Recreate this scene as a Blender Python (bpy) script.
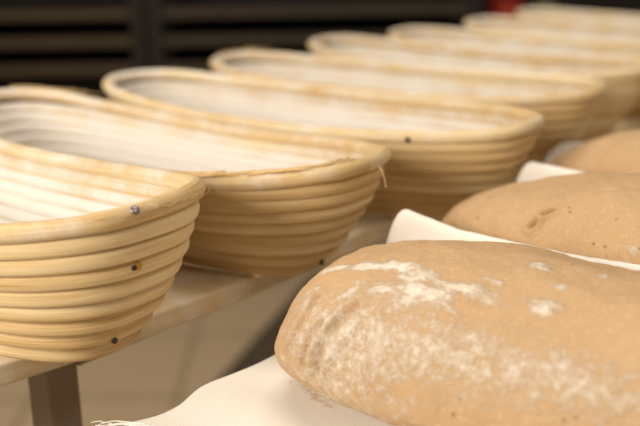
import bpy, bmesh, math, random
from math import sin, cos, pi, radians
from mathutils import Vector, Matrix, noise
from mathutils.bvhtree import BVHTree

random.seed(7)
for o in list(bpy.data.objects):
    bpy.data.objects.remove(o)
scene = bpy.context.scene
C = scene.collection

# ------------------------------------------------------------------ camera
YAW = radians(40.8785)
PITCH = radians(17.494)
ROLL = -0.01578
CAM_H = 0.1578            # above the rim plane of the baskets
F_PX = 974.6
cam = bpy.data.cameras.new('camera')
camo = bpy.data.objects.new('camera', cam)
C.objects.link(camo)
cam.sensor_width = 36
cam.lens = F_PX / 640 * 36
cam.clip_start = 0.02
M = Matrix.Rotation(YAW, 4, 'Z') @ Matrix.Rotation(pi/2 - PITCH, 4, 'X') @ Matrix.Rotation(ROLL, 4, 'Z')
M.translation = (0, 0, CAM_H)
camo.matrix_world = M
cam.dof.use_dof = True
cam.dof.focus_distance = 0.485
cam.dof.aperture_fstop = 5.4
scene.camera = camo

# ------------------------------------------------------------------ world, lights, exposure
world = bpy.data.worlds.new('world')
scene.world = world
world.use_nodes = True
bg = world.node_tree.nodes['Background']
bg.inputs['Color'].default_value = (1.0, 0.84, 0.64, 1)
bg.inputs['Strength'].default_value = 0.10

R_AX = Vector((cos(YAW), sin(YAW), 0))      # right of the view, the room's own axis
F_AX = Vector((-sin(YAW), cos(YAW), 0))     # forward


def area(name, loc, target, sx, sy, power, col):
    l = bpy.data.lights.new(name, 'AREA')
    l.shape = 'RECTANGLE'
    l.size, l.size_y = sx, sy
    l.energy = power
    l.color = col
    o = bpy.data.objects.new(name, l)
    C.objects.link(o)
    o.location = loc
    d = Vector(target) - Vector(loc)
    o.rotation_euler = d.to_track_quat('-Z', 'Y').to_euler()
    return o


WARM = (1.0, 0.90, 0.775)
area('area_light', (-0.50, -0.85, 0.52), (-0.38, 0.35, 0), 0.55, 0.5, 15, WARM)  # unseen low front key light, well below ceiling height
area('area_light', (-0.75, 0.9, 1.7), (-0.5, 0.7, 0), 1.4, 0.6, 14.5, WARM)  # broad overhead ceiling light
area('area_light', (0.85, 0.55, 1.5), (-0.4, 0.45, 0), 1.2, 0.4, 7, WARM)  # unseen fill from the right, added to brighten the shelf board's front

vs = scene.view_settings
vs.view_transform = 'Standard'
vs.look = 'None'
vs.exposure = 0.54
vs.gamma = 1.0
vs.use_curve_mapping = False


# ------------------------------------------------------------------ material helpers
def new_mat(name):
    m = bpy.data.materials.new(name)
    m.use_nodes = True
    nt = m.node_tree
    return m, nt, nt.nodes['Principled BSDF']


def nd(nt, kind, **kw):
    n = nt.nodes.new(kind)
    for k, v in kw.items():
        setattr(n, k, v)
    return n


def lk(nt, a, b):
    nt.links.new(a, b)


def mixrgb(nt, fac, a, b, mode='MIX'):
    n = nd(nt, 'ShaderNodeMix', data_type='RGBA', blend_type=mode)
    for sock, v in ((n.inputs[0], fac), (n.inputs[6], a), (n.inputs[7], b)):
        if isinstance(v, (int, float)):
            sock.default_value = v
        elif isinstance(v, tuple):
            sock.default_value = v + (1,) if len(v) == 3 else v
        else:
            lk(nt, v, sock)
    return n.outputs[2]


def math_n(nt, op, a, b=None, c=None, clamp=False):
    n = nd(nt, 'ShaderNodeMath', operation=op)
    n.use_clamp = clamp
    for i, v in enumerate((a, b, c)):
        if v is None:
            continue
        if isinstance(v, (int, float)):
            n.inputs[i].default_value = v
        else:
            lk(nt, v, n.inputs[i])
    return n.outputs[0]


def noise_n(nt, vec, scale, detail=4, rough=0.55):
    n = nd(nt, 'ShaderNodeTexNoise')
    n.inputs['Scale'].default_value = scale
    n.inputs['Detail'].default_value = detail
    n.inputs['Roughness'].default_value = rough
    if vec is not None:
        lk(nt, vec, n.inputs['Vector'])
    return n.outputs['Fac']


def ramp(nt, fac, lo, hi):
    n = nd(nt, 'ShaderNodeMapRange', interpolation_type='SMOOTHSTEP')
    lk(nt, fac, n.inputs[0])
    n.inputs[1].default_value = lo
    n.inputs[2].default_value = hi
    return n.outputs[0]


def bump(nt, bsdf, height, strength, dist):
    b = nd(nt, 'ShaderNodeBump')
    b.inputs['Strength'].default_value = strength
    b.inputs['Distance'].default_value = dist
    lk(nt, height, b.inputs['Height'])
    lk(nt, b.outputs[0], bsdf.inputs['Normal'])


def plain(name, col, rough=0.6, metal=0.0, var=0.0):
    m, nt, b = new_mat(name)
    b.inputs['Roughness'].default_value = rough
    b.inputs['Metallic'].default_value = metal
    tc = nd(nt, 'ShaderNodeTexCoord')
    n = noise_n(nt, tc.outputs['Object'], 14, 4)
    k = 1 - var
    c = mixrgb(nt, n, tuple(x*k for x in col), tuple(min(1, x*(1+var)) for x in col))
    lk(nt, c, b.inputs['Base Color'])
    return m


def cane_material(name, base, dark, light):
    m, nt, b = new_mat(name)
    b.inputs['Roughness'].default_value = 0.55
    b.inputs['Specular IOR Level'].default_value = 0.3
    at = nd(nt, 'ShaderNodeAttribute', attribute_name='cane')
    mp = nd(nt, 'ShaderNodeMapping')
    mp.inputs['Scale'].default_value = (22, 7, 7)
    lk(nt, at.outputs['Vector'], mp.inputs['Vector'])
    fine = noise_n(nt, mp.outputs[0], 1.0, 6, 0.65)
    mp2 = nd(nt, 'ShaderNodeMapping')
    mp2.inputs['Scale'].default_value = (5, 0.5, 0.5)
    lk(nt, at.outputs['Vector'], mp2.inputs['Vector'])
    slow = noise_n(nt, mp2.outputs[0], 1.0, 3, 0.5)
    c = mixrgb(nt, ramp(nt, fine, 0.3, 0.72), dark, base)
    c = mixrgb(nt, ramp(nt, slow, 0.42, 0.75), c, light)
    fl = nd(nt, 'ShaderNodeAttribute', attribute_name='flour')
    tc = nd(nt, 'ShaderNodeTexCoord')
    big = noise_n(nt, tc.outputs['Object'], 28, 7, 0.68)
    k = math_n(nt, 'ADD', big, math_n(nt, 'MULTIPLY', fl.outputs['Fac'], 0.58))
    mask = ramp(nt, k, 0.62, 1.04)
    c = mixrgb(nt, math_n(nt, 'MULTIPLY', mask, 0.95), c, (0.76, 0.73, 0.685))
    lk(nt, c, b.inputs['Base Color'])
    grain = noise_n(nt, tc.outputs['Object'], 420, 3)
    hgt = math_n(nt, 'ADD', math_n(nt, 'MULTIPLY', fine, 0.8), math_n(nt, 'MULTIPLY', math_n(nt, 'MULTIPLY', grain, mask), 0.9))
    bump(nt, b, hgt, 0.55, 0.0009)
    return m


CANE = cane_material('cane', (0.74, 0.55, 0.285), (0.50, 0.325, 0.13), (0.80, 0.65, 0.40))
FIBER = plain('cane_fiber', (0.62, 0.42, 0.19), 0.6, 0, 0.15)
NAIL_STEEL = plain('nail_steel', (0.22, 0.22, 0.24), 0.35, 0.8, 0.2)
NAIL_DARK = plain('nail_dark', (0.035, 0.02, 0.012), 0.6, 0.0, 0.2)
STAIN = plain('resin_amber', (0.50, 0.24, 0.03), 0.4, 0, 0.2)


def dough_material():
    m, nt, b = new_mat('dough')
    b.inputs['Roughness'].default_value = 0.75
    b.inputs['Specular IOR Level'].default_value = 0.2
    tc = nd(nt, 'ShaderNodeTexCoord')
    ob = tc.outputs['Object']
    n1 = noise_n(nt, ob, 30, 5, 0.6)
    c = mixrgb(nt, n1, (0.47, 0.30, 0.155), (0.57, 0.385, 0.215))
    n2 = noise_n(nt, ob, 420, 3, 0.6)
    c = mixrgb(nt, math_n(nt, 'MULTIPLY', ramp(nt, n2, 0.52, 0.75), 0.5), c, (0.68, 0.50, 0.31))
    v = nd(nt, 'ShaderNodeTexVoronoi')
    v.inputs['Scale'].default_value = 130
    lk(nt, ob, v.inputs['Vector'])
    n3 = noise_n(nt, ob, 60, 2)
    speck = math_n(nt, 'MULTIPLY', math_n(nt, 'SUBTRACT', 1.0, ramp(nt, v.outputs['Distance'], 0.05, 0.16)), ramp(nt, n3, 0.5, 0.62))
    c = mixrgb(nt, math_n(nt, 'MULTIPLY', speck, 0.6), c, (0.22, 0.11, 0.045))
    fl = nd(nt, 'ShaderNodeAttribute', attribute_name='flour')
    mp = nd(nt, 'ShaderNodeMapping')
    mp.inputs['Scale'].default_value = (1.0, 1.35, 1.0)
    lk(nt, ob, mp.inputs['Vector'])
    pn = noise_n(nt, mp.outputs[0], 95, 8, 0.72)
    k = math_n(nt, 'ADD', pn, math_n(nt, 'MULTIPLY', fl.outputs['Fac'], 0.5))
    mask = ramp(nt, k, 0.64, 0.88)
    veil = noise_n(nt, ob, 220, 6, 0.75)
    vl = nd(nt, 'ShaderNodeAttribute', attribute_name='veil')
    vm = math_n(nt, 'MULTIPLY', ramp(nt, math_n(nt, 'ADD', veil, math_n(nt, 'MULTIPLY', vl.outputs['Fac'], 0.32)), 0.60, 0.98), 0.72)
    grit = ramp(nt, noise_n(nt, ob, 260, 5, 0.7), 0.30, 0.62)
    mask = math_n(nt, 'MULTIPLY', mask, math_n(nt, 'ADD', 0.42, math_n(nt, 'MULTIPLY', grit, 0.45)))
    mask = math_n(nt, 'MAXIMUM', mask, vm, clamp=True)
    c = mixrgb(nt, mask, c, (0.86, 0.80, 0.70))
    lk(nt, c, b.inputs['Base Color'])
    g = noise_n(nt, ob, 330, 5, 0.65)
    h = math_n(nt, 'ADD', math_n(nt, 'MULTIPLY', g, 0.7), math_n(nt, 'MULTIPLY', mask, 0.8))
    h = math_n(nt, 'SUBTRACT', h, math_n(nt, 'MULTIPLY', speck, 0.8))
    bump(nt, b, h, 0.8, 0.0013)
    return m


DOUGH = dough_material()


def cloth_material():
    m, nt, b = new_mat('linen')
    b.inputs['Roughness'].default_value = 0.9
    b.inputs['Specular IOR Level'].default_value = 0.1
    tc = nd(nt, 'ShaderNodeTexCoord')
    ob = tc.outputs['Object']
    w1 = nd(nt, 'ShaderNodeTexWave', wave_type='BANDS', bands_direction='X')
    w2 = nd(nt, 'ShaderNodeTexWave', wave_type='BANDS', bands_direction='Y')
    for w in (w1, w2):
        w.inputs['Scale'].default_value = 330
        w.inputs['Distortion'].default_value = 1.2
        lk(nt, ob, w.inputs['Vector'])
    weave = math_n(nt, 'MULTIPLY', math_n(nt, 'ADD', w1.outputs['Fac'], w2.outputs['Fac']), 0.5)
    n = noise_n(nt, ob, 26, 5, 0.6)
    c = mixrgb(nt, n, (0.83, 0.79, 0.72), (0.90, 0.87, 0.81))
    c = mixrgb(nt, math_n(nt, 'MULTIPLY', weave, 0.12), c, (0.70, 0.62, 0.50))
    st = nd(nt, 'ShaderNodeAttribute', attribute_name='crumb')
    sn = noise_n(nt, ob, 320, 4, 0.7)
    sm = ramp(nt, math_n(nt, 'ADD', sn, math_n(nt, 'MULTIPLY', st.outputs['Fac'], 0.35)), 0.66, 0.85)
    c = mixrgb(nt, math_n(nt, 'MULTIPLY', sm, 0.6), c, (0.55, 0.40, 0.22))
    lk(nt, c, b.inputs['Base Color'])
    bump(nt, b, math_n(nt, 'ADD', weave, n), 0.35, 0.0006)
    return m


LINEN = cloth_material()


def wood_material(name, c1, c2, axis_scale, dust=0.0):
    m, nt, b = new_mat(name)
    b.inputs['Roughness'].default_value = 0.7
    tc = nd(nt, 'ShaderNodeTexCoord')
    mp = nd(nt, 'ShaderNodeMapping')
    mp.inputs['Scale'].default_value = axis_scale
    lk(nt, tc.outputs['Object'], mp.inputs['Vector'])
    n = noise_n(nt, mp.outputs[0], 1.0, 6, 0.6)
    w = nd(nt, 'ShaderNodeTexWave', wave_type='RINGS')
    w.inputs['Scale'].default_value = 0.6
    w.inputs['Distortion'].default_value = 6
    lk(nt, mp.outputs[0], w.inputs['Vector'])
    k = math_n(nt, 'ADD', math_n(nt, 'MULTIPLY', n, 0.6), math_n(nt, 'MULTIPLY', w.outputs['Fac'], 0.4))
    c = mixrgb(nt, k, c1, c2)
    d = noise_n(nt, tc.outputs['Object'], 45, 6, 0.65)
    c = mixrgb(nt, math_n(nt, 'MULTIPLY', ramp(nt, d, 0.35, 0.7), dust), c, (0.78, 0.74, 0.66))
    lk(nt, c, b.inputs['Base Color'])
    bump(nt, b, k, 0.3, 0.0006)
    return m


SHELF_WOOD = wood_material('shelf_wood', (0.62, 0.47, 0.26), (0.78, 0.62, 0.38), (60, 5, 60), 0.6)
TABLE_WOOD = wood_material('table_wood', (0.40, 0.25, 0.11), (0.55, 0.37, 0.18), (5, 50, 50), 0.2)
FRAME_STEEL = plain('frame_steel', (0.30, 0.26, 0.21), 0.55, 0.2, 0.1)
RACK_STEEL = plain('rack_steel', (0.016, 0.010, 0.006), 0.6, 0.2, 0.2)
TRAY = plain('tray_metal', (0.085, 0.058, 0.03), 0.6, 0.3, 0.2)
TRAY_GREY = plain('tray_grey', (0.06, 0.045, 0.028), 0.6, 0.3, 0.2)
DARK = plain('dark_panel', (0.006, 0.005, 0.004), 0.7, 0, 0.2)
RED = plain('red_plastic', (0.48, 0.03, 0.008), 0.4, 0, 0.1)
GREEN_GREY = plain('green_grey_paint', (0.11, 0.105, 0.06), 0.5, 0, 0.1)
SHADE_BROWN = plain('shade_brown', (0.10, 0.075, 0.045), 0.8, 0, 0.2)  # dark brown standing in for shade on the floor
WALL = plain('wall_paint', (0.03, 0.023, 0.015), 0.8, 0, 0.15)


def tile_material():
    m, nt, b = new_mat('floor_tiles')
    b.inputs['Roughness'].default_value = 0.45
    tc = nd(nt, 'ShaderNodeTexCoord')
    br = nd(nt, 'ShaderNodeTexBrick')
    br.offset = 0.0
    br.inputs['Scale'].default_value = 1.0
    br.inputs['Brick Width'].default_value = 0.30
    br.inputs['Row Height'].default_value = 0.30
    br.inputs['Mortar Size'].default_value = 0.008
    br.inputs['Color1'].default_value = (0.66, 0.50, 0.32, 1)
    br.inputs['Color2'].default_value = (0.68, 0.52, 0.335, 1)
    br.inputs['Mortar'].default_value = (0.46, 0.34, 0.21, 1)
    lk(nt, tc.outputs['Object'], br.inputs['Vector'])
    n = noise_n(nt, tc.outputs['Object'], 9, 5)
    c = mixrgb(nt, math_n(nt, 'MULTIPLY', n, 0.25), br.outputs['Color'], (0.38, 0.28, 0.16))
    lk(nt, c, b.inputs['Base Color'])
    return m


TILES = tile_material()


# ------------------------------------------------------------------ mesh helpers
def mesh_obj(name, verts, faces, mat, parent=None, smooth=True, attrs=None):
    me = bpy.data.meshes.new(name)
    me.from_pydata(verts, [], faces)
    me.update()
    if smooth:
        me.polygons.foreach_set('use_smooth', [True]*len(me.polygons))
    for an, (ty, data) in (attrs or {}).items():
        a = me.attributes.new(an, ty, 'POINT')
        if ty == 'FLOAT':
            a.data.foreach_set('value', data)
        else:
            a.data.foreach_set('vector', [c for v in data for c in v])
    me.materials.append(mat)
    o = bpy.data.objects.new(name, me)
    C.objects.link(o)
    if parent:
        o.parent = parent
    return o


def empty(name, loc, rz=0.0):
    o = bpy.data.objects.new(name, None)
    o.empty_display_size = 0.05
    C.objects.link(o)
    o.location = loc
    o.rotation_euler = (0, 0, rz)
    return o


def tag(o, label=None, cat=None, group=None, kind=None):
    if label:
        o['label'] = label
    if cat:
        o['category'] = cat
    if group:
        o['group'] = group
    if kind:
        o['kind'] = kind
    return o


def box(name, lo, hi, mat, parent=None, bev=0.0):
    bm = bmesh.new()
    bmesh.ops.create_cube(bm, size=1)
    for v in bm.verts:
        v.co = Vector([lo[i] + (v.co[i] + 0.5)*(hi[i]-lo[i]) for i in range(3)])
    if bev:
        bmesh.ops.bevel(bm, geom=bm.edges[:], offset=bev, segments=2, affect='EDGES', profile=0.5)
    me = bpy.data.meshes.new(name)
    bm.to_mesh(me)
    bm.free()
    me.materials.append(mat)
    o = bpy.data.objects.new(name, me)
    C.objects.link(o)
    if parent:
        o.parent = parent
    return o


def tube(pts, rad, seg=10, closed=False, outward=None, cap=True, wob=0.0, flat=1.0):
    """Sweep a round section along pts. Returns verts, faces, cane vectors, and the outward component of each normal."""
    n = len(pts)
    V, Fc, cane, nrm = [], [], [], []
    L = 0.0
    for i, p in enumerate(pts):
        a = pts[i-1] if (i > 0 or closed) else pts[i]
        c = pts[(i+1) % n] if (i < n-1 or closed) else pts[i]
        T = (c - a).normalized()
        N = outward[i] if outward else (Vector((0, 0, 1)) if abs(T.z) < 0.9 else Vector((1, 0, 0)))
        N = (N - T*N.dot(T)).normalized()
        B = T.cross(N)
        if i:
            L += (p - pts[i-1]).length
        r = rad[i] if isinstance(rad, list) else rad
        for k in range(seg):
            t = 2*pi*k/seg
            d = N*cos(t) + B*sin(t)
            q = r*(1 + wob*noise.noise(Vector((L*35, cos(t)*1.1, sin(t)*1.1 + 7.0))))
            V.append(p + (N*cos(t) + B*sin(t)*flat)*q)
            cane.append((L, cos(t), sin(t)))
            nrm.append((cos(t), d.z))
    m = n if closed else n-1
    for i in range(m):
        j = (i+1) % n
        for k in range(seg):
            l = (k+1) % seg
            Fc.append((i*seg+l, j*seg+l, j*seg+k, i*seg+k))
    if cap and not closed:
        Fc.append(tuple(reversed(range(seg))))
        Fc.append(tuple(range((n-1)*seg, n*seg)))
    return V, Fc, cane, nrm


def spow(a, e):
    return math.copysign(abs(a)**e, a)


# ------------------------------------------------------------------ the setting (room is square to the view)
FLOOR_Z = -0.80
def room_box(name, r0, r1, f0, f1, z0, z1, mat, parent=None, bev=0.0):
    """box in the room's right / forward axes"""
    o = box(name, (r0, f0, z0), (r1, f1, z1), mat, parent, bev)
    if not parent:
        o.rotation_euler = (0, 0, YAW)
    return o


fl = room_box('floor', -4, 4, -2.5, 4.2, FLOOR_Z-0.05, FLOOR_Z, TILES)
tag(fl, kind='structure')
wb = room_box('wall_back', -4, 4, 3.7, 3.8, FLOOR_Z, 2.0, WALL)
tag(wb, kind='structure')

# dark sheet on the floor, painting in the shade between the two tables
m = box('floor_shade_sheet', (0, -0.2, 0), (0.58, 0.55, 0.012), SHADE_BROWN, None, 0.004)
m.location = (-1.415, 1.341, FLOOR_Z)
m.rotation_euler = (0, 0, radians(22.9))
tag(m, 'dark sheet standing in for shade on the tiled floor between basket shelf and loaves', 'mat')


# ------------------------------------------------------------------ dark racks behind
def rack(loc, width, mat_tray, levels, z_top, label, tray_label, tray_group, inset):
    r = empty('bakery_rack', loc, YAW)
    tag(r, label, 'rack')
    d = 0.55
    ztop = z_top - FLOOR_Z
    for x in (0, width):
        for y in (0, d):
            box('post', (x-0.018, y-0.018, 0), (x+0.018, y+0.018, ztop), RACK_STEEL, r, 0.003)
    for x in (0, width):
        box('top_rail', (x-0.015, 0.018, ztop-0.03), (x+0.015, d-0.018, ztop), RACK_STEEL, r)
    for y in (0, d):
        box('crossbar', (0.018, y-0.012, ztop-0.03), (width-0.018, y+0.012, ztop-0.005), RACK_STEEL, r)
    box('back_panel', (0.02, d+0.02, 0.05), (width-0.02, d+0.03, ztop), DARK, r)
    for k, z in enumerate(levels):
        zz = z - FLOOR_Z
        for x in (0, width):
            s = 1 if x == 0 else -1
            box('tray_runner', (min(x+s*0.018, x+s*0.05), 0.02, zz-0.006), (max(x+s*0.018, x+s*0.05), d-0.02, zz), RACK_STEEL, r)
    for k, z in enumerate(levels):
        # a shallow tray with raised rim resting on the runners
        w, dd, h = width-0.05, d-0.02, 0.024
        zz = z
        x0, x1, y0, y1, t = 0.025, 0.025+w, -0.01, dd, 0.003
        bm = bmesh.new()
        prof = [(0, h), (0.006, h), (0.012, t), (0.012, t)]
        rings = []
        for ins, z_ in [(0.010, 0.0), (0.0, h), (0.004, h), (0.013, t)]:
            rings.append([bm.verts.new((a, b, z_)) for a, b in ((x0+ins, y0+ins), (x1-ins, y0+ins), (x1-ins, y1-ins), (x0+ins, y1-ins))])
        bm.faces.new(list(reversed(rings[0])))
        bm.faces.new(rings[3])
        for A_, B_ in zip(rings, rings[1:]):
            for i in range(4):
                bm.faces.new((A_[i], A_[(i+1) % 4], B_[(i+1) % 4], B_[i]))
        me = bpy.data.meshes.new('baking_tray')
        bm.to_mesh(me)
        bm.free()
        me.materials.append(DARK)  # body painted near-black as shade under the tray above; rim keeps tray tone
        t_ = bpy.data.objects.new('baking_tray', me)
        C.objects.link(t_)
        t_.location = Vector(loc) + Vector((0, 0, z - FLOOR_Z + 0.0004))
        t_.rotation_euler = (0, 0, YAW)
        bm = bmesh.new()
        e = 0.0045
        ro = [(x0-e, y0-e), (x1+e, y0-e), (x1+e, y1+e), (x0-e, y1+e)]
        ri = [(x0+e, y0+e), (x1-e, y0+e), (x1-e, y1-e), (x0+e, y1-e)]
        Q = [[bm.verts.new((a, b, c)) for a, b in R_] for R_, c in ((ro, 0.002), (ro, h+0.003), (ri, h+0.003), (ri, 0.002))]
        for A_, B_ in zip(Q, Q[1:]+Q[:1]):
            for i in range(4):
                bm.faces.new((A_[i], A_[(i+1) % 4], B_[(i+1) % 4], B_[i]))
        me = bpy.data.meshes.new('rim')
        bm.to_mesh(me)
        bm.free()
        me.materials.append(mat_tray)
        rm = bpy.data.objects.new('rim', me)
        C.objects.link(rm)
        rm.parent = t_
        tag(t_, tray_label[k], 'tray', tray_group)
    return r


def room_pt(r, f, z=FLOOR_Z):
    v = R_AX*r + F_AX*f
    return Vector((v.x, v.y, z))


RF = 2.6
names = ['topmost', 'second', 'third', 'fourth', 'fifth']
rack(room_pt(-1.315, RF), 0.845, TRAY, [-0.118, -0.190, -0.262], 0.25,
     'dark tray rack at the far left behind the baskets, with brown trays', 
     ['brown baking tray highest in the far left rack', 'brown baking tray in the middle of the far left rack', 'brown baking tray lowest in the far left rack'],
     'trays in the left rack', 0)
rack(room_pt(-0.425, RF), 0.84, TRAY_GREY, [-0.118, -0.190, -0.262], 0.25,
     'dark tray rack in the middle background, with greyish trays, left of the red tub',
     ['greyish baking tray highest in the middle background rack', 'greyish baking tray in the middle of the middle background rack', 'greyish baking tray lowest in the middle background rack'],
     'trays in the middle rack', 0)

# dark cabinet, red tub and painted column at the far right
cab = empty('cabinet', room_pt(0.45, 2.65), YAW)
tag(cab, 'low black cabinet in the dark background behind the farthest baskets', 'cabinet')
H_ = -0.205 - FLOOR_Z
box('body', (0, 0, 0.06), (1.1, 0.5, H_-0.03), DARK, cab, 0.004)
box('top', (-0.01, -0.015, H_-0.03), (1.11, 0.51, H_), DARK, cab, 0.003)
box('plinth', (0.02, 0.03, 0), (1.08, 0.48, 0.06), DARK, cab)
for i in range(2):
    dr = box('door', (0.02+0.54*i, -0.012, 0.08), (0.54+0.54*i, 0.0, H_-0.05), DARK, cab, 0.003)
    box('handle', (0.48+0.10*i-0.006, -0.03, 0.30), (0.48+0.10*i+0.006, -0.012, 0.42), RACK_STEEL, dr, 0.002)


def lathe(name, prof, mat, parent=None, seg=32):
    V, Fc = [], []
    for r, z in prof:
        for k in range(seg):
            t = 2*pi*k/seg
            V.append((r*cos(t), r*sin(t), z))
    for i in range(len(prof)-1):
        for k in range(seg):
            l = (k+1) % seg
            Fc.append((i*seg+k, i*seg+l, (i+1)*seg+l, (i+1)*seg+k))
    Fc.append(tuple(reversed(range(seg))))
    Fc.append(tuple(range((len(prof)-1)*seg, len(prof)*seg)))
    return mesh_obj(name, V, Fc, mat, parent)


tub = empty('plastic_tub', room_pt(0.50+0.03, 2.78, -0.2046), YAW)
tag(tub, 'blurred red plastic tub on the black cabinet in the far background', 'tub')
lathe('body', [(0.036, 0), (0.046, 0.085), (0.044, 0.085), (0.035, 0.004)], RED, tub)
lathe('lid', [(0.049, 0.085), (0.049, 0.10), (0.044, 0.106)], RED, tub)
col_ = empty('canister', room_pt(0.645, 2.80, -0.2046), YAW)
tag(col_, 'tall blurred olive grey canister on the black cabinet, right of the red tub', 'canister')
lathe('body', [(0.026, 0), (0.028, 0.004), (0.028, 0.15), (0.024, 0.158)], GREEN_GREY, col_)
lathe('cap', [(0.02, 0.158), (0.02, 0.18), (0.016, 0.184)], DARK, col_)

# ------------------------------------------------------------------ trolley under the baskets
BZ = -0.0625              # top of the shelf board
BE = -0.405               # its front edge
tr = empty('shelf_trolley', (-0.55, 0.9, FLOOR_Z))
tag(tr, 'grey steel trolley frame whose leg shows below the nearest cane basket', 'trolley')
zb = BZ - 0.0135 - FLOOR_Z
for x in (0.102-0.03, -0.11):
    for y0 in (-0.63, 0.62):
        box('leg', (x, y0+0.012, 0.0), (x+0.022, y0+0.034, zb), FRAME_STEEL, tr, 0.002)
    box('long_rail', (x+0.004, -0.598, zb-0.024), (x+0.026, 0.62, zb), FRAME_STEEL, tr)
for y0 in (-0.625, 0.625):
    box('end_rail', (-0.08, y0, zb-0.024), (0.072, y0+0.022, zb), FRAME_STEEL, tr)

# shelf board with slightly worn edges
def board(name, x0, x1, y0, y1, z0, z1, mat, bev):
    bm = bmesh.new()
    bmesh.ops.create_cube(bm, size=1)
    for v in bm.verts:
        v.co = Vector((x0+(v.co.x+.5)*(x1-x0), y0+(v.co.y+.5)*(y1-y0), z0+(v.co.z+.5)*(z1-z0)))
    bmesh.ops.bevel(bm, geom=bm.edges[:], offset=bev, segments=3, affect='EDGES', profile=0.5)
    me = bpy.data.meshes.new(name)
    bm.to_mesh(me)
    bm.free()
    me.materials.append(mat)
    o = bpy.data.objects.new(name, me)
    C.objects.link(o)
    return o


bd = board('shelf_board', -0.665, BE, 0.06, 1.62, BZ-0.0135, BZ, SHELF_WOOD, 0.0022)
bm = bmesh.new()
bm.from_mesh(bd.data)
for k in range(40):
    yy = 0.08 + 0.04*k
    bmesh.ops.bisect_plane(bm, geom=bm.verts[:]+bm.edges[:]+bm.faces[:], plane_co=(0, yy, 0), plane_no=(0, 1, 0))
for v in bm.verts:
    if v.co.x > -0.5:
        v.co.x += 0.0012*noise.noise(Vector((v.co.y*9, 0, 0)))
        if v.co.y < 0.40:
            v.co.x -= 0.55*(0.40-v.co.y)**2
bm.to_mesh(bd.data)
bm.free()
tag(bd, 'flour dusted wooden shelf board carrying the row of cane baskets', 'board')

# ------------------------------------------------------------------ cane proofing baskets
HA, HB, SUP, QQ = 0.19, 0.07084, 2.622, 0.00986
DEP, INA, INB = 0.0625, 0.0421, 0.0248
NL = 8
RC = 0.0035


class Basket:
    def __init__(s, cx, cy, rot, sc, wb, q, dz):
        s.cx, s.cy, s.rot = cx, cy, rot
        s.a, s.b, s.q, s.dz = HA*(1+sc), HB*(1+wb), q, dz

    def point(s, t, lev, off=0.0):
        """lev 0 at the rim, 1 at the foot; off moves inward"""
        k = 0.42*lev + 0.58*lev**2.3
        c, si = cos(t), sin(t)
        ux, uy = spow(c, 2/SUP), spow(si, 2/SUP)
        a, b = s.a - INA*k - off, s.b - INB*k - off
        zt = DEP + s.q*ux*ux + s.dz
        zb_ = RC*1.63
        z = zt + (zb_ - zt)*(0.93*lev + 0.07*lev**2)
        return Vector((ux*a, uy*b, z))

    def outn(s, t, lev):
        p0, p1 = s.point(t-0.01, lev), s.point(t+0.01, lev)
        T = p1 - p0
        return Vector((T.y, -T.x, 0)).normalized()


def arc_params(B, n):
    """angles spaced evenly along the oval"""
    ts = [2*pi*i/2000 for i in range(2001)]
    acc = [0.0]
    for i in range(2000):
        acc.append(acc[-1] + (B.point(ts[i+1], 0) - B.point(ts[i], 0)).length)
    out, j = [], 0
    for i in range(n):
        w = acc[-1]*i/n
        while acc[j+1] < w:
            j += 1
        out.append(ts[j] + (ts[j+1]-ts[j])*(w-acc[j])/(acc[j+1]-acc[j]))
    return out


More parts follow.
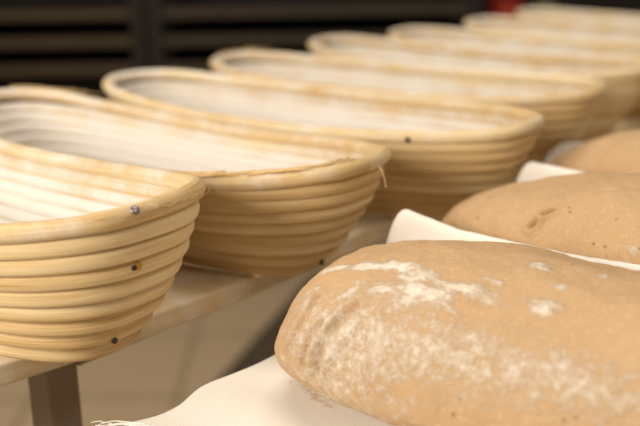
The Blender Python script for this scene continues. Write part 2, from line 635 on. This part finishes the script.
def build_basket(B, label, n, seg, seed, flour=1.0):
    root = empty('proofing_basket', (B.cx, B.cy, BZ), B.rot)
    tag(root, label, 'basket', 'cane proofing baskets in a row on the shelf board')
    ts = arc_params(B, n)
    rnd = random.Random(seed)

    def flour_of(p, nx, nz, lev):
        ins = max(0.0, min(1.0, (-nx*0.75 + nz*0.75 + 0.05)*1.25)) if nx < 0.5 else 0.0
        ex = p.x/B.a
        f = ins*(0.45 + 0.75*min(1, lev*2.2))
        f *= 1.0 - 0.55*max(0.0, (ex-0.45)/0.55)**1.3
        return f*flour

    # ---- coil wall: one continuous spiral
    pts, outs, levs, rad = [], [], [], []
    start = int(n*0.55)
    turns = NL - 0.02
    for i in range(int(n*turns)):
        u = i/n
        t = ts[(i+start) % n]
        lev = min(1.0, (0.55+u)/NL)
        w = 0.0005*noise.noise(Vector((u*6.0, seed*3.1, 0.4)))
        p = B.point(t, lev)
        o = B.outn(t, lev)
        pts.append(p + o*w)
        outs.append(o)
        levs.append(lev)
        rad.append(RC*(1+0.05*noise.noise(Vector((u*9, seed, 2.2)))))
    V, Fc, cane, nrm = tube(pts, rad, seg, False, outs, True, 0.03, 1.6)
    fl_ = [flour_of(V[i], nrm[i][0], nrm[i][1], levs[i//seg]) for i in range(len(V))]
    cane = [(c[0]+seed*11, c[1], c[2]) for c in cane]
    wall = mesh_obj('coil_wall', V, Fc, CANE, root, True, {'cane': ('FLOAT_VECTOR', cane), 'flour': ('FLOAT', fl_)})

    # ---- thicker rim ring
    pts, outs, rad = [], [], []
    for i in range(n):
        t = ts[i]
        o = B.outn(t, 0)
        pts.append(B.point(t, 0) + o*0.0006*noise.noise(Vector((cos(t)*3, sin(t)*3, seed))) + Vector((0, 0, 0.0007*noise.noise(Vector((cos(t)*2.5, sin(t)*2.5, seed+9))))))
        outs.append(o)
        rad.append(0.0049*(1+0.06*noise.noise(Vector((cos(t)*5, sin(t)*5, seed+3)))))
    V, Fc, cane, nrm = tube(pts, rad, seg+4, True, outs, False, 0.05)
    fl_ = [max(0.36, 0.9*flour_of(V[i], nrm[i][0]*0.8, nrm[i][1], 0.1)) for i in range(len(V))]
    cane = [(c[0]+seed*17+3, c[1], c[2]) for c in cane]
    rim = mesh_obj('rim', V, Fc, CANE, root, True, {'cane': ('FLOAT_VECTOR', cane), 'flour': ('FLOAT', fl_)})

    # ---- flat spiral base
    pts, outs = [], []
    nl = 5
    nb = n//2
    for i in range(nb*nl):
        u = i/nb
        t = 2*pi*i/nb
        p = B.point(t, 1.0, 0.0078*(u+0.55)) - Vector((0, 0, RC*0.5))
        pts.append(p)
        outs.append(Vector((spow(cos(t), 1.0)*0.5, sin(t), 0)).normalized())
    V, Fc, cane, nrm = tube(pts, RC, 8, False, outs, True)
    fl_ = [max(0, min(1, 0.5+nrm[i][1]))*flour for i in range(len(V))]
    mesh_obj('base', V, Fc, CANE, root, True, {'cane': ('FLOAT_VECTOR', cane), 'flour': ('FLOAT', fl_)})
    return root, wall, rim


def fiber(root, pts, r):
    # smooth thin strand
    P = [Vector(p) for p in pts]
    out = []
    for i in range(len(P)-1):
        p0, p1, p2, p3 = P[max(i-1, 0)], P[i], P[i+1], P[min(i+2, len(P)-1)]
        for k in range(8):
            t = k/8
            out.append(0.5*((2*p1) + (p2-p0)*t + (2*p0-5*p1+4*p2-p3)*t*t + (3*p1-p0-3*p2+p3)*t**3))
    out.append(P[-1])
    rr = [r*(1-0.6*i/len(out)) for i in range(len(out))]
    V, Fc, cane, nrm = tube(out, rr, 6, False)
    return mesh_obj('loose_fiber', V, Fc, FIBER, root)


specs = [  # centre (x, y), turn, length scale, width scale, rim lift, height
    (-0.532, 0.2737, 0.0414, -0.0064, 0.0205, 0.0188, 0.0058),
    (-0.5312, 0.4290, 0.0351, -0.0006, -0.0434, 0.0154, -0.0025),
    (-0.5205, 0.5780, 0.0874, 0.0514, -0.05, 0.0084, 0.0017),
    (-0.5342, 0.7200, 0.1279, 0.0206, -0.06, 0.0071, 0.0028),
    (-0.5447, 0.8660, 0.0491, 0.0, -0.06, 0.0097, 0.0),
    (-0.5397, 1.0095, 0.0532, 0.0, -0.06, 0.007, -0.0015),
    (-0.5249, 1.1550, 0.031, 0.0, -0.06, 0.007, -0.0015),
    (-0.5291, 1.2990, 0.0294, 0.0, -0.06, 0.007, -0.0015),
]
labels = [
    'oval cane basket nearest the camera, cut off by the left edge, nail on its rim',
    'floured oval cane basket with frayed bark on its near rim, second from the front',
    'floured oval cane basket, third from the front, right behind the frayed one',
    'blurred oval cane basket, fourth from the front, beyond the third',
    'blurred oval cane basket, fifth from the front, its right end past the picture edge',
    'blurred oval cane basket, sixth from the front, third counted from the far end',
    'blurred oval cane basket, seventh from the front, second to last in the row',
    'blurred oval cane basket farthest away at the end of the row',
]
baskets = []
for i, s in enumerate(specs):
    B = Basket(*s)
    n = 220 if i < 3 else 130
    seg = 12 if i < 3 else 8
    baskets.append((B,) + build_basket(B, labels[i], n, seg, i+1, 1.0))

bpy.context.view_layer.update()


def on_wall(B, root, t, lev, lift):
    """local point and outward normal on the outside of the coil"""
    p = B.point(t, lev)
    o = B.outn(t, lev)
    return p + o*lift, o


def nail(root, p, nrm_, r, mat, name='nail', depth=0.0025, parent=None):
    N = Vector(nrm_).normalized()
    q = N.to_track_quat('Z', 'Y').to_matrix()
    V, Fc = [], []
    seg = 14
    prof = [(r*0.75, -depth), (r, 0.0), (r*0.96, r*0.2), (r*0.6, r*0.36), (0.0001, r*0.4)]
    for rr, z in prof:
        for k in range(seg):
            t = 2*pi*k/seg
            V.append(p + q @ Vector((rr*cos(t), rr*sin(t), z)))
    for i in range(len(prof)-1):
        for k in range(seg):
            l = (k+1) % seg
            Fc.append((i*seg+k, i*seg+l, (i+1)*seg+l, (i+1)*seg+k))
    return mesh_obj(name, V, Fc, mat, parent or root)


# nails and loose strands
r1, r2, r3 = baskets[0][1], baskets[1][1], baskets[2][1]
rim1, wall1, wall2 = baskets[0][3], baskets[0][2], baskets[1][2]
n_ = nail(r1, Vector((0.1915, -0.0171, 0.0899)), (0.70, -0.19, 0.70), 0.0023, NAIL_STEEL)
n_['label'] = 'grey metal nail head'
n_ = nail(r1, Vector((0.1581, -0.0082, 0.0124)), (0.981, -0.114, -0.159), 0.0017, NAIL_DARK)
n_['label'] = 'dark rusty nail head'
n_ = nail(r1, Vector((0.1825, -0.0125, 0.0584)), (0.961, -0.191, 0.201), 0.0013, NAIL_DARK)
n_['label'] = 'dark rusty nail head'
st = nail(r1, Vector((0.1822, -0.0098, 0.0588)), (0.961, -0.10, 0.201), 0.0022, STAIN, 'resin_spot', 0.002)
st['label'] = 'small amber spot'
n_ = nail(r2, Vector((0.1514, 0.0059, 0.0042)), (0.972, 0.158, 0.173), 0.0022, NAIL_DARK)
n_['label'] = 'dark nail head'

n_ = nail(r3, Vector((0.1377, -0.0608, 0.0678)), (0.2, -0.92, 0.1), 0.0024, NAIL_DARK)
n_['label'] = 'dark nail head'


def rim_strand(B, root, t0, t1, side, lift, r, tail, rnd):
    """a strand of bark lying along the top of the rim with a lifted tail"""
    pts = []
    for k in range(7):
        f = k/6
        t = t0 + (t1-t0)*f
        p = B.point(t, 0)
        o = B.outn(t, 0)
        a = side + 0.5*(rnd.random()-0.5)
        h_ = 0.0058 + lift*(0.3+rnd.random())*0.5 + (tail*max(0, f-0.7)/0.3)
        pts.append(p + o*(sin(a)*h_) + Vector((0, 0, cos(a)*h_)))
    return fiber(root, pts, r)


rnd = random.Random(3)
B2 = baskets[1][0]
for k in range(18):
    t0 = -1.62 + rnd.random()*0.9
    rim_strand(B2, r2, t0, t0+0.25+0.45*rnd.random(), -0.9+1.7*rnd.random(), 0.0006, 0.0007+0.0006*rnd.random(), 0.002*rnd.random(), rnd)
for k in range(3):
    rim_strand(B2, r2, 2.95-0.1*k, 2.35-0.1*k, 0.1, 0.0012, 0.0006, 0.003, rnd)
fiber(r2, [(0.2005, -0.001, 0.0760), (0.2035, -0.002, 0.0735), (0.2060, -0.003, 0.0690), (0.2090, -0.006, 0.0655)], 0.0004)
B1 = baskets[0][0]
for k in range(4):
    t0 = -0.35+0.16*k
    rim_strand(B1, r1, t0, t0+0.22, 0.9+0.2*k, 0.0009, 0.00028, 0.0035*rnd.random(), rnd)
B4 = baskets[3][0]
for k in range(3):
    rim_strand(B4, baskets[3][1], 3.25-0.1*k, 2.75-0.1*k, 0.1, 0.001, 0.0007, 0.003, rnd)

# ------------------------------------------------------------------ worktable, couche cloth and loaves
TZ = -0.0848
tb = empty('worktable', (-0.16, 0.6, FLOOR_Z))
tag(tb, 'wooden worktable under the white cloth and the loaves', 'table')
top = board('tabletop', -0.19, 0.55, -0.375, 0.75, TZ-0.028-FLOOR_Z, TZ-FLOOR_Z, TABLE_WOOD, 0.003)
top.parent = tb
for x in (-0.16, 0.47):
    for y in (-0.34, 0.67):
        box('leg', (x, y, 0), (x+0.05, y+0.05, TZ-0.028-FLOOR_Z), TABLE_WOOD, tb, 0.003)

# loaves: left end (x, y), half width, height, end and section roundness, turn
LO = [(-0.3090, 0.3878, 0.0687, 0.0832, 0.4733, 0.964, 0.1032, 0.0255),
      (-0.3348, 0.5279, 0.0636, 0.0899, 0.8742, 0.7515, 0.0903, 0.0072),
      (-0.342, 0.686, 0.0647, 0.0915, 0.8682, 0.773, 0.0913, 0.011)]
LBASE = -0.0822


def gauss(p, c, s):
    return math.exp(-sum(((p[i]-c[i])/s[i])**2 for i in range(len(c))))


def seg_dist(p, a, b):
    ab = b-a
    t = max(0, min(1, (p-a).dot(ab)/ab.length_squared))
    return (p-(a+ab*t)).length, t


def build_loaf(idx, label, flour_pts, veil_fn, cracks, creases, nu, nv):
    x0, y0, W, h, e1, e2, rz, sh = LO[idx]
    root_loc = Vector((x0 + 0.18, y0, LBASE))
    V, fl_, ve_ = [], [], []
    # rows along the axis, denser near the left end
    for j in range(nv+1):
        s = j/nv
        X = -cos(pi*s)
        cv = spow(X, 1/e1)
        sv = math.sqrt(max(0.0, 1 - cv*cv))
        for i in range(nu):
            u = 2*pi*i/nu
            x = 0.18*X
            rr = sv**e1
            y = W*rr*spow(cos(u), e2)
            zz = rr*spow(sin(u), e2)
            z = h*0.32 + (h*0.68 if zz > 0 else h*0.32)*zz
            # the left end slumps outward towards the table
            x -= sh*(1 - min(1, max(0, z/h - 0.0)))*min(1, max(0, (-x-0.02)/0.16))**2
            p = Vector((x, y, z))
            d = Vector((x/0.18*0.3, y/W, (z-h*0.32)/h)).normalized() if p.length > 0 else Vector((0, 0, 1))
            base_fade = min(1.0, max(0.0, z/0.02))
            dd = 0.0028*noise.noise(p*22 + Vector((idx*5, 0, 0))) + 0.0012*noise.noise(p*60 + Vector((idx*9, 3, 0))) + 0.00045*noise.noise(p*190)
            for a, b, dep, wid in cracks:
                q, t = seg_dist(p, Vector(a), Vector(b))
                ww = wid*(0.35 + 0.65*sin(pi*min(max(t, 0.0), 1.0)))
                dd -= dep*math.exp(-(q/ww)**2)
                dd += 0.25*dep*math.exp(-((q-2.2*wid)/(1.6*wid))**2)
            g_ = l_ = 0.0
            for pl, dep, wid in creases:
                q = min(seg_dist(p, a, b)[0] for a, b in zip(pl, pl[1:]))
                if q < 0.02:
                    q = abs(q + 0.0007*noise.noise(p*110))
                    g_ += dep*math.exp(-(q/wid)**2)
                    l_ += 0.5*dep*math.exp(-((q-2.4*wid)/(1.5*wid))**2)
            dd += l_ - g_
            p2 = p + d*dd*base_fade
            if p2.z < 0:
                p2.z = 0
            V.append(p2)
            f = 0.0
            for c, sd, am in flour_pts:
                f = max(f, am*gauss(p, c, sd))
            fl_.append(f)
            ve_.append(veil_fn(p))
    Fc = []
    for j in range(nv):
        for i in range(nu):
            k = (i+1) % nu
            Fc.append((j*nu+i, (j+1)*nu+i, (j+1)*nu+k, j*nu+k))
    o = mesh_obj('bread_dough', V, Fc, DOUGH, None, True, {'flour': ('FLOAT', fl_), 'veil': ('FLOAT', ve_)})
    bm = bmesh.new()
    bm.from_mesh(o.data)
    bmesh.ops.remove_doubles(bm, verts=bm.verts, dist=1e-6)
    bmesh.ops.recalc_face_normals(bm, faces=bm.faces)
    bm.to_mesh(o.data)
    bm.free()
    o.location = root_loc
    o.rotation_euler = (0, 0, rz)
    tag(o, label, 'bread', 'dough loaves on the floured cloth')
    return o


fp1 = [((-0.166, -0.021, 0.068), (0.010, 0.004, 0.03), 0.85),
       ((-0.147, -0.022, 0.074), (0.018, 0.006, 0.03), 0.85),
       ((-0.130, -0.022, 0.078), (0.018, 0.007, 0.03), 0.80),
       ((-0.116, -0.028, 0.078), (0.015, 0.008, 0.03), 0.75),
       ((-0.128, -0.037, 0.071), (0.022, 0.006, 0.03), 0.75),
       ((-0.108, -0.037, 0.074), (0.024, 0.008, 0.03), 0.80),
       ((-0.096, -0.030, 0.078), (0.017, 0.005, 0.03), 0.80),
       ((-0.067, -0.004, 0.084), (0.007, 0.005, 0.03), 0.74),
       ((-0.054, -0.031, 0.079), (0.011, 0.007, 0.03), 0.74),
       ((-0.0755, -0.034, 0.077), (0.010, 0.005, 0.03), 0.62),
       ((-0.080, -0.023, 0.081), (0.007, 0.003, 0.03), 0.70),
       ((-0.0517, -0.0167, 0.083), (0.005, 0.003, 0.03), 0.70),
       ((-0.039, 0.0, 0.085), (0.005, 0.003, 0.03), 0.70),
       ((-0.112, -0.042, 0.07), (0.030, 0.006, 0.02), 0.66),
       ((-0.145, -0.040, 0.065), (0.016, 0.006, 0.02), 0.62),
       ((-0.085, -0.053, 0.062), (0.022, 0.008, 0.012), 0.46),
       ((-0.170, -0.038, 0.055), (0.010, 0.008, 0.012), 0.60),
       ((-0.150, -0.050, 0.052), (0.010, 0.006, 0.014), 0.50),
       ((-0.039, -0.055, 0.062), (0.030, 0.008, 0.010), 0.46)]


def veil1(p):
    return 0.80*gauss(p, (-0.14, -0.055, 0.035), (0.05, 0.03, 0.035)) + 0.75*gauss(p, (-0.05, -0.058, 0.058), (0.09, 0.014, 0.016)) + 0.12


cre1 = []
for pl, dep, wid in (([(-0.1743, -0.0524, 0.0323), (-0.1683, -0.0502, 0.0459), (-0.1656, -0.0415, 0.058)], 0.0030, 0.0020),
                     ([(-0.1617, -0.0584, 0.0293), (-0.1577, -0.0569, 0.0413), (-0.1529, -0.0525, 0.0525)], 0.0030, 0.0019),
                     ([(-0.1522, -0.0610, 0.0297), (-0.1492, -0.0593, 0.0415), (-0.1445, -0.0541, 0.0537), (-0.1376, -0.0470, 0.0636)], 0.0034, 0.0020),
                     ([(-0.1442, -0.0628, 0.0290), (-0.1372, -0.0603, 0.0453), (-0.1299, -0.0550, 0.0567)], 0.0012, 0.0013)):
    cre1.append(([Vector(v_) for v_ in pl], dep, wid))


build_loaf(0, 'large tan dough loaf nearest the camera, patchily dusted with white flour', fp1, veil1, [], cre1, 260, 340)

cr2 = [((-0.101, -0.0478, 0.0645), (-0.097, -0.0455, 0.0690), 0.0065, 0.0010),
       ((-0.0955, -0.0428, 0.0715), (-0.0895, -0.0402, 0.0750), 0.0065, 0.0010),
       ((-0.085, -0.036, 0.0785), (-0.0760, -0.029, 0.083), 0.0016, 0.0014),
       ((-0.074, -0.0275, 0.0835), (-0.0650, -0.019, 0.0865), 0.0014, 0.0014)]
fp2 = [((-0.060, 0.004, 0.088), (0.004, 0.003, 0.02), 0.6), ((-0.040, -0.0555, 0.0655), (0.006, 0.004, 0.006), 0.5)]
build_loaf(1, 'plain tan dough loaf with small cracks, between the two cloth folds', fp2, lambda p: 0.10, cr2, [], 300, 480)
build_loaf(2, 'tan dough loaf farthest back, partly hidden behind the cracked loaf',
           [((-0.10, 0.02, 0.08), (0.05, 0.012, 0.03), 0.40)], lambda p: 0.08, [], [], 120, 140)

# couche cloth: flat on the table, pleated up between the loaves
FOLDS = [  # x of left end, y at left end, slope dy/dx, crest height, half width
    (-0.3295, 0.4465, 0.095, 0.0640, 0.0064),
    (-0.326, 0.590, 0.095, 0.0640, 0.0062),
    (-0.362, 0.700, 0.09, 0.050, 0.0065),
]


def cloth_mesh():
    ys = []
    y = 0.258
    while y < 0.86:
        dmin = min(abs(y - f[1]) for f in FOLDS)
        ys.append(y)
        y += 0.0012 if dmin < 0.035 else 0.004
    nx = 170
    V, cr = [], []
    for jy, yy in enumerate(ys):
        edge = -0.3480 + 0.0035*sin((yy-0.263)*85)*math.exp(-((yy-0.285)/0.05)**2) + 0.0015*noise.noise(Vector((yy*40, 0.3, 0)))
        if yy < 0.275:
            edge -= 0.002*((0.275-yy)/0.017)**2
        # the far part of the cloth runs out farther to the left
        edge -= 0.026*max(0, min(1, (yy-0.64)/0.05))
        for ix in range(nx+1):
            s = ix/nx
            x = edge + (0.10-edge)*s**1.6
            z = 0.0004 + 0.0008*max(0, noise.noise(Vector((x*18, yy*22, 1.5))) + 0.2)
            z += 0.001*gauss((x, yy), (-0.33, 0.30), (0.03, 0.02))
            lx = 0.0
            for fx, fy, sl, hh, w in FOLDS:
                c = fy + sl*(x-fx) + 0.0010*noise.noise(Vector((x*20, fy, 0)))
                if fy > 0.65:      # the last pleat curls round the end of the loaf
                    c += 0.040*(1-math.exp(-max(0, x-fx)/0.022))
                d = abs(yy-c)/(w*(1+0.45*math.exp(-((x-fx-0.006)/0.012)**2)))
                prof = math.exp(-d**2.6)
                prof = prof + 0.10*math.exp(-(d/2.2)**2)
                t_ = max(0.0, min(1.0, (x-(fx-0.006))/0.016))
                rise = math.sqrt(max(0.0, 1-(1-t_)**2))
                hcur = hh*(1 + 0.02*noise.noise(Vector((x*25, fy*3, 2)))) - (0.007 if fy < 0.5 else 0.003)*max(0, min(1, (x-fx-0.008)/0.035))
                zz = hcur*prof*rise
                if zz > z:
                    z = zz
            V.append((x, yy, TZ + 0.0004 + z))
            cr.append(gauss((x, yy), (-0.300, 0.339-0.3*(x+0.30)), (0.025, 0.005)))
    n = nx+1
    Fc = []
    for j in range(len(ys)-1):
        for i in range(nx):
            Fc.append((j*n+i, j*n+i+1, (j+1)*n+i+1, (j+1)*n+i))
    o = mesh_obj('couche_cloth', V, Fc, LINEN, None, True, {'crumb': ('FLOAT', cr)})
    so = o.modifiers.new('thickness', 'SOLIDIFY')
    so.thickness = 0.0011
    so.offset = 1
    return o


cl = cloth_mesh()
tag(cl, 'white linen cloth spread under the loaves and pleated up between them', 'cloth')

thr = random.Random(5)
for k in range(6):
    b = Vector((-0.3495+0.003*k, 0.2600+0.0005*k, TZ+0.0016))
    L = 0.012+0.012*thr.random()
    pts = [b + Vector((0.006, 0.004, 0.0003))]
    for q in range(1, 6):
        f = q/5
        pts.append(b + Vector((-L*f + 0.001*(thr.random()-.5), -0.011*f + 0.0025*(thr.random()-.5), 0.001*sin(3*f) - 0.002*f*f)))
    t_ = fiber(cl, pts, 0.00045)
    t_.name = 'loose_thread'
    t_.data.materials.clear()
    t_.data.materials.append(LINEN)
